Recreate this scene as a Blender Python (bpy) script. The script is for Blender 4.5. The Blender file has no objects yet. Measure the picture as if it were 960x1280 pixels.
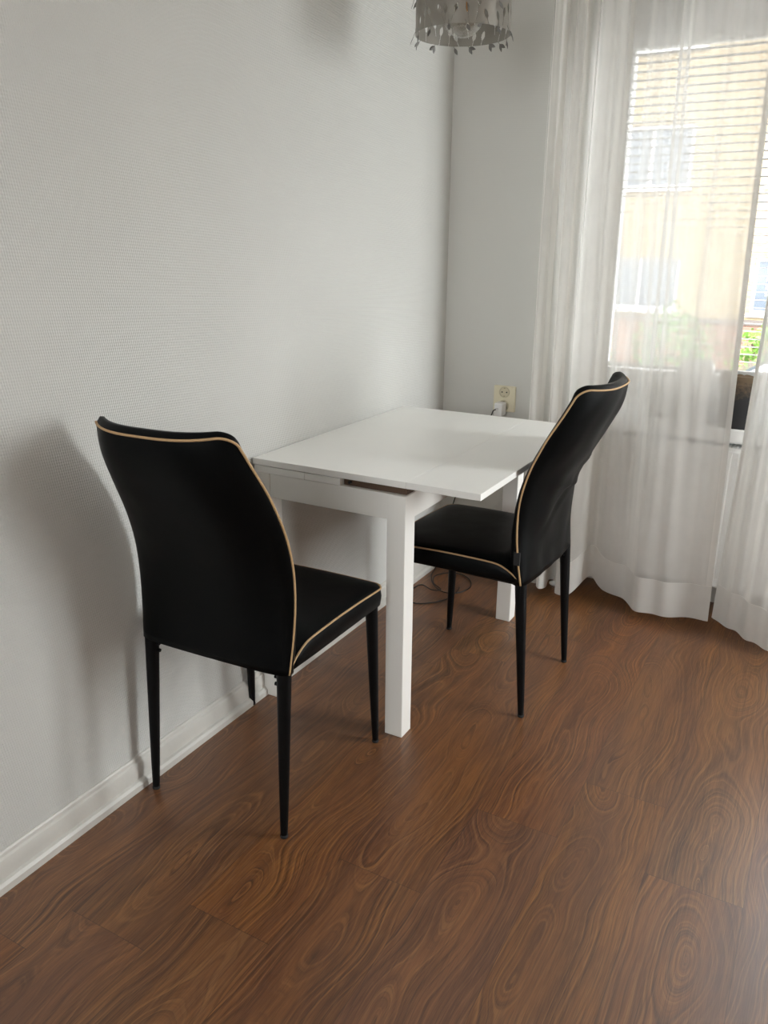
import bpy, bmesh, math, random
from mathutils import Vector, Matrix, noise as mnoise
random.seed(7)
S = bpy.context.scene
COL = S.collection
PI = math.pi

# ------------------------------------------------------------------ helpers
def link(o):
    COL.objects.link(o); return o

def obj(name, bm, mat, parent=None, smooth=False, angle=None):
    me = bpy.data.meshes.new(name)
    bmesh.ops.recalc_face_normals(bm, faces=bm.faces)
    bm.to_mesh(me); bm.free()
    for m in (mat if isinstance(mat, (list, tuple)) else [mat]):
        me.materials.append(m)
    if smooth:
        for p in me.polygons: p.use_smooth = True
    if angle is not None:
        me.set_sharp_from_angle(angle=math.radians(angle))
    o = link(bpy.data.objects.new(name, me))
    if parent is not None: o.parent = parent
    return o

def empty(name, loc=(0, 0, 0), rz=0):
    o = link(bpy.data.objects.new(name, None))
    o.location = loc; o.rotation_euler = (0, 0, rz); o.empty_display_size = .1
    return o

def tag(o, label, cat, group=None):
    o['label'] = label; o['category'] = cat
    if group: o['group'] = group
    return o

def struct(o, label, cat):
    o['kind'] = 'structure'; o['label'] = label; o['category'] = cat
    return o

def box(bm, x0, x1, y0, y1, z0, z1, bev=0, seg=2):
    r = bmesh.ops.create_cube(bm, size=1)
    vs = r['verts']
    for v in vs:
        v.co = Vector(((x0 + x1) / 2 + v.co.x * (x1 - x0), (y0 + y1) / 2 + v.co.y * (y1 - y0), (z0 + z1) / 2 + v.co.z * (z1 - z0)))
    if bev:
        es = set(e for v in vs for e in v.link_edges)
        bmesh.ops.bevel(bm, geom=list(es), offset=bev, segments=seg, profile=.5, affect='EDGES')
    return vs

def tube(bm, pts, rad, n=10, caps=True):
    pts = [Vector(p) for p in pts]
    rs = rad if isinstance(rad, (list, tuple)) else [rad] * len(pts)
    t0 = (pts[1] - pts[0]).normalized()
    nrm = t0.cross(Vector((0, 0, 1)))
    if nrm.length < 1e-3: nrm = t0.cross(Vector((1, 0, 0)))
    nrm.normalize()
    rings = []
    for i, p in enumerate(pts):
        a = pts[max(i - 1, 0)]; b = pts[min(i + 1, len(pts) - 1)]
        t = (b - a).normalized()
        nrm = (nrm - t * nrm.dot(t)).normalized()
        bn = t.cross(nrm)
        rings.append([bm.verts.new(p + (nrm * math.cos(k * 2 * PI / n) + bn * math.sin(k * 2 * PI / n)) * rs[i]) for k in range(n)])
    for a, b in zip(rings, rings[1:]):
        for k in range(n):
            bm.faces.new((a[k], a[(k + 1) % n], b[(k + 1) % n], b[k]))
    if caps:
        bm.faces.new(rings[0][::-1]); bm.faces.new(rings[-1])

def lathe(bm, prof, n=32, c=(0, 0, 0), close=False):
    rings = []
    for r, z in prof:
        rings.append([bm.verts.new((c[0] + r * math.cos(k * 2 * PI / n), c[1] + r * math.sin(k * 2 * PI / n), c[2] + z)) for k in range(n)])
    for a, b in zip(rings, rings[1:]):
        for k in range(n):
            bm.faces.new((a[k], a[(k + 1) % n], b[(k + 1) % n], b[k]))
    bm.faces.new(rings[0][::-1]); bm.faces.new(rings[-1])

def spline(pts, n=8):
    P = [Vector(p) for p in pts]; out = []
    for i in range(len(P) - 1):
        p0 = P[max(i - 1, 0)]; p1 = P[i]; p2 = P[i + 1]; p3 = P[min(i + 2, len(P) - 1)]
        for k in range(n):
            t = k / n
            out.append(.5 * ((2 * p1) + (p2 - p0) * t + (2 * p0 - 5 * p1 + 4 * p2 - p3) * t * t + (3 * p1 - p0 - 3 * p2 + p3) * t ** 3))
    out.append(P[-1]); return out

def lerp_tab(x, xs, ys):
    if x <= xs[0]: return ys[0]
    for i in range(len(xs) - 1):
        if x <= xs[i + 1]:
            t = (x - xs[i]) / (xs[i + 1] - xs[i]); return ys[i] + (ys[i + 1] - ys[i]) * t
    return ys[-1]

def srgb(r, g, b):
    f = lambda c: (c / 255) / 12.92 if c / 255 <= .04045 else ((c / 255 + .055) / 1.055) ** 2.4
    return (f(r), f(g), f(b), 1)

# ------------------------------------------------------------------ materials
class NT:
    def __init__(s, name):
        s.m = bpy.data.materials.new(name); s.m.use_nodes = True
        s.t = s.m.node_tree; s.t.nodes.clear()
        s.out = s.t.nodes.new('ShaderNodeOutputMaterial')
    def n(s, kind, ins=None, **props):
        nd = s.t.nodes.new('ShaderNode' + kind)
        for k, v in props.items(): setattr(nd, k, v)
        for k, v in (ins or {}).items():
            sock = nd.inputs[k]
            if isinstance(v, bpy.types.NodeSocket): s.t.links.new(v, sock)
            else: sock.default_value = v
        return nd
    def math(s, op, a, b=None, c=None, clamp=False):
        nd = s.t.nodes.new('ShaderNodeMath'); nd.operation = op; nd.use_clamp = clamp
        for i, v in enumerate((a, b, c)):
            if v is None: continue
            if isinstance(v, bpy.types.NodeSocket): s.t.links.new(v, nd.inputs[i])
            else: nd.inputs[i].default_value = v
        return nd.outputs[0]
    def ramp(s, fac, stops, interp='LINEAR'):
        nd = s.t.nodes.new('ShaderNodeValToRGB'); cr = nd.color_ramp; cr.interpolation = interp
        while len(cr.elements) < len(stops): cr.elements.new(.5)
        for e, (p, c) in zip(cr.elements, stops):
            e.position = p; e.color = c if isinstance(c, tuple) else (c, c, c, 1)
        s.t.links.new(fac, nd.inputs[0]); return nd.outputs[0]
    def mixc(s, fac, a, b, blend='MIX'):
        nd = s.t.nodes.new('ShaderNodeMix'); nd.data_type = 'RGBA'; nd.blend_type = blend
        for i, v in ((0, fac), (6, a), (7, b)):
            if isinstance(v, bpy.types.NodeSocket): s.t.links.new(v, nd.inputs[i])
            else: nd.inputs[i].default_value = v
        return nd.outputs[2]
    def done(s, shader):
        s.t.links.new(shader, s.out.inputs[0]); return s.m

def plain(name, col, rough=.5, metal=0, noise_amt=.06, noise_scale=30, bump=0, bump_scale=200, spec=.5, coat=0):
    t = NT(name)
    tc = t.n('TexCoord')
    nz = t.n('TexNoise', {'Vector': tc.outputs['Object'], 'Scale': noise_scale, 'Detail': 3.0})
    dark = tuple(c * (1 - noise_amt) for c in col[:3]) + (1,)
    c = t.mixc(nz.outputs[0], dark, col)
    p = t.n('BsdfPrincipled', {'Base Color': c, 'Roughness': rough, 'Metallic': metal, 'Specular IOR Level': spec, 'Coat Weight': coat})
    if bump:
        n2 = t.n('TexNoise', {'Vector': tc.outputs['Object'], 'Scale': bump_scale, 'Detail': 2.0})
        b = t.n('Bump', {'Height': n2.outputs[0], 'Strength': bump, 'Distance': .002})
        t.t.links.new(b.outputs[0], p.inputs['Normal'])
    return t.done(p.outputs[0])

def wall_mat(name, col, axis, strength, dist):
    t = NT(name)
    tc = t.n('TexCoord'); sp = t.n('SeparateXYZ', {0: tc.outputs['Object']})
    a = sp.outputs[axis]; z = sp.outputs['Z']
    wob = t.n('TexNoise', {'Vector': tc.outputs['Object'], 'Scale': 45.0, 'Detail': 2.0})
    w = t.math('MULTIPLY', wob.outputs[0], 1.6)
    s1 = t.math('SINE', t.math('ADD', t.math('MULTIPLY', t.math('ADD', a, z), 2 * PI / .0105), w))
    s2 = t.math('SINE', t.math('ADD', t.math('MULTIPLY', t.math('SUBTRACT', a, t.math('MULTIPLY', z, .75)), 2 * PI / .0115), w))
    weave = t.math('MULTIPLY', s1, s2)
    grit = t.n('TexNoise', {'Vector': tc.outputs['Object'], 'Scale': 320.0, 'Detail': 2.0})
    patch = t.n('TexNoise', {'Vector': tc.outputs['Object'], 'Scale': 2.2, 'Detail': 3.0, 'Roughness': .6})
    amp = t.math('ADD', t.math('MULTIPLY', patch.outputs[0], 1.1), .15)
    h = t.math('ADD', t.math('MULTIPLY', weave, amp), t.math('MULTIPLY', grit.outputs[0], .7))
    b = t.n('Bump', {'Height': h, 'Strength': strength, 'Distance': dist})
    c = t.mixc(t.math('MULTIPLY', patch.outputs[0], .5), col, tuple(v * .93 for v in col[:3]) + (1,))
    p = t.n('BsdfPrincipled', {'Base Color': c, 'Roughness': .75, 'Specular IOR Level': .25, 'Normal': b.outputs[0]})
    return t.done(p.outputs[0])

def floor_mat():
    t = NT('walnut_laminate')
    geo = t.n('NewGeometry'); sp = t.n('SeparateXYZ', {0: geo.outputs['Position']})
    x, y = sp.outputs['X'], sp.outputs['Y']
    W = .2; LEN = 1.29
    fx = t.math('DIVIDE', t.math('SUBTRACT', x, .182), W)
    idx = t.math('FLOOR', fx)
    v = t.math('MULTIPLY', t.math('SUBTRACT', t.math('SUBTRACT', fx, idx), .5), W)       # across the board, +-0.1
    # board ends: offsets per row of boards (rows -1 .. 15)
    offs = {-1: .31, 0: -.87, 1: .55, 2: -.476, 3: -.17, 4: .064, 5: -.182, 6: .5, 7: -.05, 8: .3, 9: -.4, 10: .2, 11: -.3, 12: .4, 13: 0., 14: .25, 15: -.2}
    N = 20
    stops = [((k + 1) / N + .0001 if k > -1 else 0, (o + 1.0) / 2.0) for k, o in sorted(offs.items())]
    off = t.ramp(t.math('DIVIDE', t.math('ADD', t.math('ADD', idx, 1), .5), N), [(p, s) for p, s in stops], 'CONSTANT')
    off = t.math('SUBTRACT', t.math('MULTIPLY', off, 2.0), 1.0)
    fy = t.math('DIVIDE', t.math('SUBTRACT', y, off), LEN)
    idy = t.math('FLOOR', fy)
    u = t.math('MULTIPLY', t.math('SUBTRACT', fy, idy), LEN)
    pid = t.n('CombineXYZ', {0: idx, 1: idy})
    wn = t.n('TexWhiteNoise', {'Vector': pid.outputs[0]}, noise_dimensions='3D')
    rs = t.n('SeparateColor', {0: wn.outputs['Color']})
    r1, r2, r3 = rs.outputs[0], rs.outputs[1], rs.outputs[2]
    seed = t.math('ADD', t.math('MULTIPLY', wn.outputs['Value'], 37.0), t.math('MULTIPLY', idx, 3.1))
    def nz(su, sv, detail=2.0, rough=.5, add=0.0):
        c = t.n('CombineXYZ', {0: t.math('MULTIPLY', u, su), 1: t.math('MULTIPLY', v, sv), 2: t.math('ADD', seed, add)})
        return t.n('TexNoise', {'Vector': c.outputs[0], 'Scale': 1.0, 'Detail': detail, 'Roughness': rough}).outputs[0]
    # growth rings cut near the heart: distance from a wandering pith line below the board
    depth = t.math('MULTIPLY', t.math('SUBTRACT', nz(1.5, 1.2, 2.0, .5, 11.), .5), .46)
    shift = t.math('ADD', t.math('MULTIPLY', t.math('SUBTRACT', r1, .5), .10), t.math('MULTIPLY', t.math('SUBTRACT', nz(2.4, .01, 1., .5, 5.), .5), .11))
    vv = t.math('SUBTRACT', v, shift)
    rad = t.math('SQRT', t.math('ADD', t.math('MULTIPLY', vv, vv), t.math('MULTIPLY', depth, depth)))
    rad = t.math('ADD', rad, t.math('MULTIPLY', t.math('SUBTRACT', nz(2.4, 11., 3., .5, 2.), .5), .024))
    rad = t.math('ADD', rad, t.math('MULTIPLY', t.math('SUBTRACT', nz(9., 60., 2., .5, 12.), .5), .0022))
    def rings(k, add, det):
        w = t.math('ADD', t.math('MULTIPLY', rad, k), t.math('ADD', seed, add))
        return t.n('TexNoise', {'W': w, 'Scale': 1.0, 'Detail': det, 'Roughness': .6}, noise_dimensions='1D').outputs[0]
    ring = t.ramp(rings(120., 1.7, 2.0), [(.34, 0.), (.50, .25), (.66, 1.)])
    ring2 = t.ramp(rings(330., 8.3, 2.0), [(.48, 0.), (.68, 1.)])
    pale = t.ramp(rings(190., 21.3, 2.0), [(.54, 0.), (.68, 1.)])
    fibre = nz(6., 260., 3., .6, 7.)
    fine = nz(18., 800., 2., .6, 9.)
    tone = nz(1.5, 8., 3., .55, 3.)
    soft = nz(2.6, 20., 4., .6, 4.)
    fade = t.ramp(nz(2.6, 10., 2., .5, 15.), [(.34, .35), (.60, 1.)])
    c_mid, c_dark, c_light = srgb(97, 58, 30), srgb(42, 21, 10), srgb(148, 95, 50)
    col = t.mixc(t.ramp(soft, [(.32, 0.), (.70, 1.)]), c_mid, c_light)
    col = t.mixc(t.math('MULTIPLY', t.math('MULTIPLY', ring, fade), .70), col, c_dark)
    col = t.mixc(t.math('MULTIPLY', t.math('MULTIPLY', ring2, fade), .38), col, srgb(70, 40, 24))
    col = t.mixc(t.math('MULTIPLY', t.math('MULTIPLY', pale, fade), .55), col, srgb(172, 120, 70))
    col = t.mixc(t.math('MULTIPLY', t.ramp(fibre, [(.44, 0.), (.72, 1.)]), .55), col, srgb(68, 40, 25))
    col = t.mixc(t.math('MULTIPLY', t.ramp(fine, [(.48, 0.), (.76, 1.)]), .42), col, srgb(172, 124, 80))
    # purple-brown heartwood bands and board-to-board tone
    col = t.mixc(t.math('MULTIPLY', t.ramp(tone, [(.40, 0.), (.68, 1.)]), .45), col, srgb(94, 58, 42))
    hue = t.n('HueSaturation', {'Hue': t.math('ADD', .497, t.math('MULTIPLY', r3, .006)), 'Saturation': t.math('ADD', .96, t.math('MULTIPLY', r2, .08)),
                                'Value': t.math('ADD', .95, t.math('MULTIPLY', r2, .10)), 'Color': col})
    col = hue.outputs[0]
    # knots
    kc = t.n('CombineXYZ', {0: t.math('MULTIPLY', u, 3.6), 1: t.math('MULTIPLY', v, 10.), 2: seed})
    vor = t.n('TexVoronoi', {'Vector': kc.outputs[0], 'Scale': 1.0, 'Randomness': 1.0})
    kn = t.ramp(vor.outputs['Distance'], [(.015, 1.), (.07, .4), (.17, 0.)])
    ksel = t.math('GREATER_THAN', t.n('SeparateColor', {0: vor.outputs['Color']}).outputs[0], .55)
    col = t.mixc(t.math('MULTIPLY', t.math('MULTIPLY', kn, ksel), .75), col, srgb(52, 30, 20))
    # joints
    ex = t.math('SUBTRACT', W / 2, t.math('ABSOLUTE', v))
    ey = t.math('MINIMUM', u, t.math('SUBTRACT', LEN, u))
    e = t.math('MINIMUM', ex, ey)
    joint = t.math('LESS_THAN', e, .0007)
    col = t.mixc(t.math('MULTIPLY', joint, .6), col, srgb(45, 26, 17))
    hgt = t.math('SUBTRACT', t.math('ADD', t.math('MULTIPLY', fibre, .5), t.math('MULTIPLY', fine, .5)), t.math('MULTIPLY', joint, 1.5))
    b = t.n('Bump', {'Height': hgt, 'Strength': .35, 'Distance': .0012})
    ro = t.math('ADD', .36, t.math('MULTIPLY', fibre, .14))
    p = t.n('BsdfPrincipled', {'Base Color': col, 'Roughness': ro, 'Specular IOR Level': .75, 'Coat Weight': .3, 'Coat Roughness': .28, 'Normal': b.outputs[0]})
    return t.done(p.outputs[0])

def sheer_mat(name, base, col, trans_tint=(1, 1, 1, 1), tl_mix=.6):
    t = NT(name)
    lw = t.n('LayerWeight', {'Blend': .5})
    fac = t.math('ADD', base, t.math('MULTIPLY', t.math('POWER', lw.outputs['Facing'], 1.6), .95 - base * .6), clamp=True)
    tc = t.n('TexCoord')
    nz = t.n('TexNoise', {'Vector': tc.outputs['Object'], 'Scale': 14.0, 'Detail': 3.0})
    fac = t.math('ADD', fac, t.math('MULTIPLY', t.math('SUBTRACT', nz.outputs[0], .5), .10), clamp=True)
    tr = t.n('BsdfTransparent', {'Color': trans_tint})
    tl = t.n('BsdfTranslucent', {'Color': col})
    df = t.n('BsdfDiffuse', {'Color': col})
    m1 = t.n('MixShader', {0: tl_mix, 1: df.outputs[0], 2: tl.outputs[0]})
    m2 = t.n('MixShader', {0: fac, 1: tr.outputs[0], 2: m1.outputs[0]})
    return t.done(m2.outputs[0])

def glass_mat(name, refl=.06, tint=(.97, .98, .98, 1)):
    t = NT(name)
    fr = t.n('Fresnel', {'IOR': 1.45})
    tr = t.n('BsdfTransparent', {'Color': tint}); gl = t.n('BsdfGlossy', {'Roughness': .02})
    m = t.n('MixShader', {0: fr.outputs[0], 1: tr.outputs[0], 2: gl.outputs[0]})
    return t.done(m.outputs[0])

def brick_mat(name, c1, c2, mortar, scale, axis):
    t = NT(name)
    tc = t.n('TexCoord'); sp = t.n('SeparateXYZ', {0: tc.outputs['Object']})
    v = t.n('CombineXYZ', {0: sp.outputs[axis], 1: sp.outputs['Z']})
    br = t.n('TexBrick', {'Vector': v.outputs[0], 'Color1': c1, 'Color2': c2, 'Mortar': mortar, 'Scale': scale, 'Mortar Size': .012, 'Brick Width': .5, 'Row Height': .15})
    nz = t.n('TexNoise', {'Vector': tc.outputs['Object'], 'Scale': 3.0, 'Detail': 4.0})
    c = t.mixc(t.math('MULTIPLY', nz.outputs[0], .35), br.outputs[0], c2)
    p = t.n('BsdfPrincipled', {'Base Color': c, 'Roughness': .85, 'Specular IOR Level': .2})
    return t.done(p.outputs[0])

def leather_mat():
    t = NT('black_faux_leather')
    tc = t.n('TexCoord')
    v = t.n('TexVoronoi', {'Vector': tc.outputs['Object'], 'Scale': 420.0})
    nz = t.n('TexNoise', {'Vector': tc.outputs['Object'], 'Scale': 18.0, 'Detail': 3.0})
    h = t.math('ADD', t.math('MULTIPLY', v.outputs['Distance'], .35), nz.outputs[0])
    b = t.n('Bump', {'Height': h, 'Strength': .22, 'Distance': .002})
    c = t.mixc(nz.outputs[0], (.0016, .0020, .0022, 1), (.0026, .0031, .0034, 1))
    ro = t.math('ADD', .36, t.math('MULTIPLY', nz.outputs[0], .12))
    p = t.n('BsdfPrincipled', {'Base Color': c, 'Roughness': ro, 'Specular IOR Level': .10, 'Normal': b.outputs[0]})
    return t.done(p.outputs[0])

M = {}
M['wall'] = wall_mat('white_woven_wallpaper', (.635, .632, .61, 1), 'Y', .6, .0013)
M['wallb'] = wall_mat('white_painted_wallpaper', (.635, .63, .60, 1), 'X', .25, .0006)
M['warm'] = wall_mat('warm_beige_wallpaper', (.66, .56, .45, 1), 'Y', .5, .001)  # unseen walls, beige picked to warm the bounced light
M['ceil'] = plain('ceiling_paint', (.87, .86, .84, 1), .9, noise_amt=.03)
M['floor'] = floor_mat()
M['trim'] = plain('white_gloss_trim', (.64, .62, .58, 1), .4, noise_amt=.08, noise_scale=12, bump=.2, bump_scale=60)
M['pvc'] = plain('white_window_frame', (.86, .86, .85, 1), .35, noise_amt=.03)
M['table'] = plain('white_lacquer', (.90, .895, .87, 1), .34, noise_amt=.03, noise_scale=6)
M['tableb'] = plain('white_painted_wood', (.88, .865, .83, 1), .42, noise_amt=.05, noise_scale=9)
M['slot_dark'] = plain('dark_brown_board', srgb(92, 70, 55), .6)  # brown of the board added to make the leaf slot dark inside
M['slot'] = plain('unpainted_slide_wood', srgb(150, 125, 100), .6)
M['dark_steel'] = plain('dark_steel', (.05, .05, .05, 1), .4, .8)
M['leather'] = leather_mat()
M['piping'] = plain('beige_piping', srgb(188, 154, 112), .6, noise_scale=80, noise_amt=.12)
M['legs'] = plain('black_powder_coat', (.003, .003, .0034, 1), .45, spec=.15, noise_amt=.2, bump=.1, bump_scale=500)
M['tagm'] = plain('black_woven_tag', (.012, .012, .013, 1), .7)
M['cream'] = plain('cream_plastic', srgb(226, 218, 192), .4, noise_amt=.03)
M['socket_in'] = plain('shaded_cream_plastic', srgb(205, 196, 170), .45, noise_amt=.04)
M['hole'] = plain('dark_contact', (.02, .02, .02, 1), .5)
M['brass'] = plain('earth_contact', (.45, .38, .25, 1), .35, 1.)
M['white_pl'] = plain('white_plastic', (.86, .86, .86, 1), .3, noise_amt=.02)
M['cable'] = plain('black_cable', (.012, .012, .013, 1), .45)
M['sheer'] = sheer_mat('white_sheer_voile', .70, (.90, .885, .86, 1))
M['hem'] = sheer_mat('white_sheer_hem', .88, (.84, .825, .80, 1), tl_mix=.38)
M['thread'] = plain('white_thread', (.9, .89, .86, 1), .7)
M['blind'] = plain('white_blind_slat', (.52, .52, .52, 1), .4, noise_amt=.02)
M['cord'] = plain('white_blind_cord', (.83, .83, .82, 1), .7)
M['rad'] = plain('white_radiator_enamel', (.85, .85, .84, 1), .3, noise_amt=.02)
M['vase'] = plain('white_ceramic', (.86, .86, .85, 1), .25, noise_amt=.02)
M['glass'] = glass_mat('window_glass')
def bulb_mat():
    t = NT('bulb_glass')
    lw = t.n('LayerWeight', {'Blend': .5})
    f = t.math('ADD', .06, t.math('MULTIPLY', t.math('POWER', lw.outputs['Facing'], 2.2), .6), clamp=True)
    m = t.n('MixShader', {0: f, 1: t.n('BsdfTransparent', {'Color': (.97, .96, .94, 1)}).outputs[0], 2: t.n('BsdfGlossy', {'Roughness': .06, 'Color': (.9, .9, .9, 1)}).outputs[0]})
    return t.done(m.outputs[0])
M['bulb'] = bulb_mat()
M['chrome'] = plain('chrome', (.75, .75, .75, 1), .15, 1.)
M['silver'] = plain('brushed_silver', (.16, .155, .145, 1), .42, .6, noise_amt=.1)
M['filament'] = plain('amber_filament', srgb(205, 140, 40), .4)
M['facade'] = brick_mat('cream_brick', srgb(152, 138, 114), srgb(142, 125, 98), srgb(150, 140, 122), 2.4, 'X')
M['plinth'] = brick_mat('red_brown_brick', srgb(140, 110, 96), srgb(122, 92, 80), srgb(150, 138, 128), 2.4, 'X')
M['dark_band'] = plain('dark_concrete', srgb(100, 92, 88), .8)
M['asphalt'] = plain('street_asphalt', srgb(120, 118, 116), .9, noise_amt=.2, noise_scale=4)
M['winframe'] = plain('facade_window_frame', srgb(214, 214, 216), .5)
M['winglass'] = plain('facade_window_glass', srgb(96, 104, 116), .12, noise_amt=.2, noise_scale=1.2)
M['roof'] = plain('roof_tile', srgb(120, 72, 58), .8, noise_amt=.2)
M['leaf'] = plain('green_leaf', srgb(118, 158, 62), .6, noise_amt=.45, noise_scale=9)
M['leaf2'] = plain('dark_green_leaf', srgb(84, 124, 58), .6, noise_amt=.45, noise_scale=9)
M['bark'] = plain('bark', srgb(92, 74, 58), .9, noise_amt=.3)
M['carp'] = plain('white_car_paint', (.80, .80, .80, 1), .2, noise_amt=.02, coat=.5)
M['carg'] = plain('car_glass', (.05, .06, .07, 1), .08)
M['tyre'] = plain('tyre_rubber', (.02, .02, .02, 1), .8)
M['rail'] = plain('railing_paint', srgb(110, 92, 84), .6)

def shade_mat():
    t = NT('smoky_lamp_shade')
    tr = t.n('BsdfTransparent', {'Color': (.80, .78, .74, 1)})
    p = t.n('BsdfPrincipled', {'Base Color': (.26, .24, .21, 1), 'Roughness': .35, 'Metallic': .35})
    m = t.n('MixShader', {0: .74, 1: tr.outputs[0], 2: p.outputs[0]})
    return t.done(m.outputs[0])
M['shade'] = shade_mat()

def pot_mat():
    t = NT('black_plastic_pot')
    geo = t.n('NewGeometry'); sp = t.n('SeparateXYZ', {0: geo.outputs['Position']})
    nz = t.n('TexNoise', {'Vector': geo.outputs['Position'], 'Scale': 70.0, 'Detail': 5.0, 'Roughness': .7})
    d = t.math('ADD', sp.outputs['Z'], t.math('MULTIPLY', t.math('SUBTRACT', nz.outputs[0], .5), .16))
    dust = t.ramp(t.math('MULTIPLY', t.math('SUBTRACT', d, .78), 8.0, clamp=True), [(0.2, 0.), (.75, 1.)])
    c = t.mixc(t.math('MULTIPLY', dust, .85), (.018, .018, .02, 1), srgb(118, 98, 74))
    p = t.n('BsdfPrincipled', {'Base Color': c, 'Roughness': .45})
    return t.done(p.outputs[0])
M['pot'] = pot_mat()
M['soil'] = plain('dry_soil', srgb(122, 100, 74), .95, noise_amt=.5, noise_scale=60, bump=.8, bump_scale=90)

# ------------------------------------------------------------------ room shell
X1, Y0, YB, ZC = 2.75, -3.4, 1.253, 2.55
WX0, WX1, WZ0, WZ1 = .455, 2.45, .70, 2.03      # window bay
YN = 1.40                                           # back of the radiator niche
bm = bmesh.new(); box(bm, -.15, X1 + .15, Y0 - .15, 1.56, -.12, 0)
struct(obj('floor', bm, M['floor']), 'brown walnut laminate floor of long boards with swirling grain', 'floor')
bm = bmesh.new(); box(bm, -.15, X1 + .15, Y0 - .15, 1.56, ZC, ZC + .15)
struct(obj('ceiling', bm, M['ceil']), 'white ceiling over the dining corner', 'ceiling')
bm = bmesh.new(); box(bm, -.15, 0, Y0 - .15, 1.56, 0, ZC)
struct(obj('wall_left', bm, M['wall']), 'long white wall of woven textured wallpaper beside the table', 'wall')
GY0, GY1, GZ0, GZ1 = .30, 1.14, .22, 2.2           # unseen opening added in the right wall for side light
bm = bmesh.new(); box(bm, X1, X1 + .15, Y0 - .15, GY0, 0, ZC); box(bm, X1, X1 + .15, GY1, 1.56, 0, ZC)
box(bm, X1, X1 + .15, GY0, GY1, 0, GZ0); box(bm, X1, X1 + .15, GY0, GY1, GZ1, ZC)
struct(obj('wall_right', bm, M['warm']), 'beige wall on the far right side of the room', 'wall')
HX0, HX1, HZ0, HZ1 = .30, 1.80, .85, 2.25           # unseen window added behind the viewer as front fill
bm = bmesh.new(); box(bm, 0, HX0, Y0 - .15, Y0, 0, ZC); box(bm, HX1, X1, Y0 - .15, Y0, 0, ZC); box(bm, HX0, HX1, Y0 - .15, Y0, 0, HZ0); box(bm, HX0, HX1, Y0 - .15, Y0, HZ1, ZC)
struct(obj('wall_rear', bm, M['warm']), 'beige wall behind the viewer', 'wall')
bm = bmesh.new()
box(bm, 0, WX0, YB, 1.56, 0, ZC)                    # pier in the corner
box(bm, WX1, X1, YB, 1.56, 0, ZC)
box(bm, WX0, WX1, 1.36, 1.56, WZ1 + .05, ZC)        # lintel
box(bm, WX0, WX1, YN, 1.56, 0, WZ0)                 # parapet
struct(obj('wall_back', bm, M['wallb']), 'short greyish white end wall with the socket and the window bay', 'wall')

def skirting(name, x0, x1, y0, y1, axis, label):
    bm = bmesh.new()
    prof = [(0, 0), (.024, 0), (.024, .016), (.019, .023), (.013, .026), (.013, .062), (.011, .068), (.007, .072), (.006, .079), (.003, .083), (0, .083)]
    ends = []
    for e in (0, 1):
        if axis == 'Y': ends.append([bm.verts.new((x0 + d, (y0, y1)[e], z)) for d, z in prof])
        else: ends.append([bm.verts.new(((x0, x1)[e], y0 - d, z)) for d, z in prof])
    n = len(prof)
    for i in range(n):
        bm.faces.new((ends[0][i], ends[0][(i + 1) % n], ends[1][(i + 1) % n], ends[1][i]))
    bm.faces.new(ends[0]); bm.faces.new(ends[1][::-1])
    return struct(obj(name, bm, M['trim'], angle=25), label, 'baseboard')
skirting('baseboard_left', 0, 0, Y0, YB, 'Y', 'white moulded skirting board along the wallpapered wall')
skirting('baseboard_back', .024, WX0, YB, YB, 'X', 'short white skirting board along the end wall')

# window: frame, panes, sill
root = struct(empty('window_1', (WX0, 1.42, WZ0)), 'wide white framed window behind the sheer curtains', 'window')
def rel(o, r): 
    o.parent = r; o.matrix_parent_inverse = Matrix.Translation(-Vector(r.location)); return o
bm = bmesh.new()
box(bm, WX0, WX0 + .09, 1.42, 1.50, WZ0, WZ1 + .05, .004); box(bm, WX1 - .09, WX1, 1.42, 1.50, WZ0, WZ1 + .05, .004)
box(bm, WX0 + .09, WX1 - .09, 1.42, 1.50, WZ0, .775, .004); box(bm, WX0 + .09, WX1 - .09, 1.42, 1.50, 2.005, WZ1 + .05, .004)
box(bm, 1.225, 1.295, 1.42, 1.50, .775, 2.005, .004)
rel(obj('window_frame', bm, M['pvc']), root)
for a, b in ((WX0 + .09, 1.225), (1.295, WX1 - .09)):
    bm = bmesh.new()
    box(bm, a, a + .055, 1.435, 1.49, .775, 2.005, .004); box(bm, b - .055, b, 1.435, 1.49, .775, 2.005, .004)
    box(bm, a + .055, b - .055, 1.435, 1.49, .775, .865, .004); box(bm, a + .055, b - .055, 1.435, 1.49, 1.95, 2.005, .004)
    sash = rel(obj('sash', bm, M['pvc']), root)
    bm = bmesh.new(); box(bm, a + .05, b - .05, 1.458, 1.466, .86, 1.955)
    g = rel(obj('window_pane', bm, M['glass']), root)
root2 = struct(empty('added_window_right', (X1 + .05, GY0, GZ0)), 'tall white framed window added out of view in the right wall for side light', 'window')
bm = bmesh.new()
for a, b in ((GY0, GY0 + .07), (GY1 - .07, GY1), (.685, .755)): box(bm, X1 + .04, X1 + .11, a, b, GZ0, GZ1, .004)
box(bm, X1 + .04, X1 + .11, GY0 + .07, GY1 - .07, GZ0, GZ0 + .07, .004); box(bm, X1 + .04, X1 + .11, GY0 + .07, GY1 - .07, GZ1 - .07, GZ1, .004)
rel(obj('window_frame', bm, M['pvc']), root2)
for a, b in ((GY0 + .06, +.69), (.75, GY1 - .06)):
    bm = bmesh.new(); box(bm, X1 + .07, X1 + .078, a, b, GZ0 + .06, GZ1 - .06); rel(obj('window_pane', bm, M['glass']), root2)
root3 = struct(empty('added_window_rear', (HX0, Y0 - .1, HZ0)), 'white framed window added behind the viewer for fill light', 'window')
bm = bmesh.new()
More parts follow.
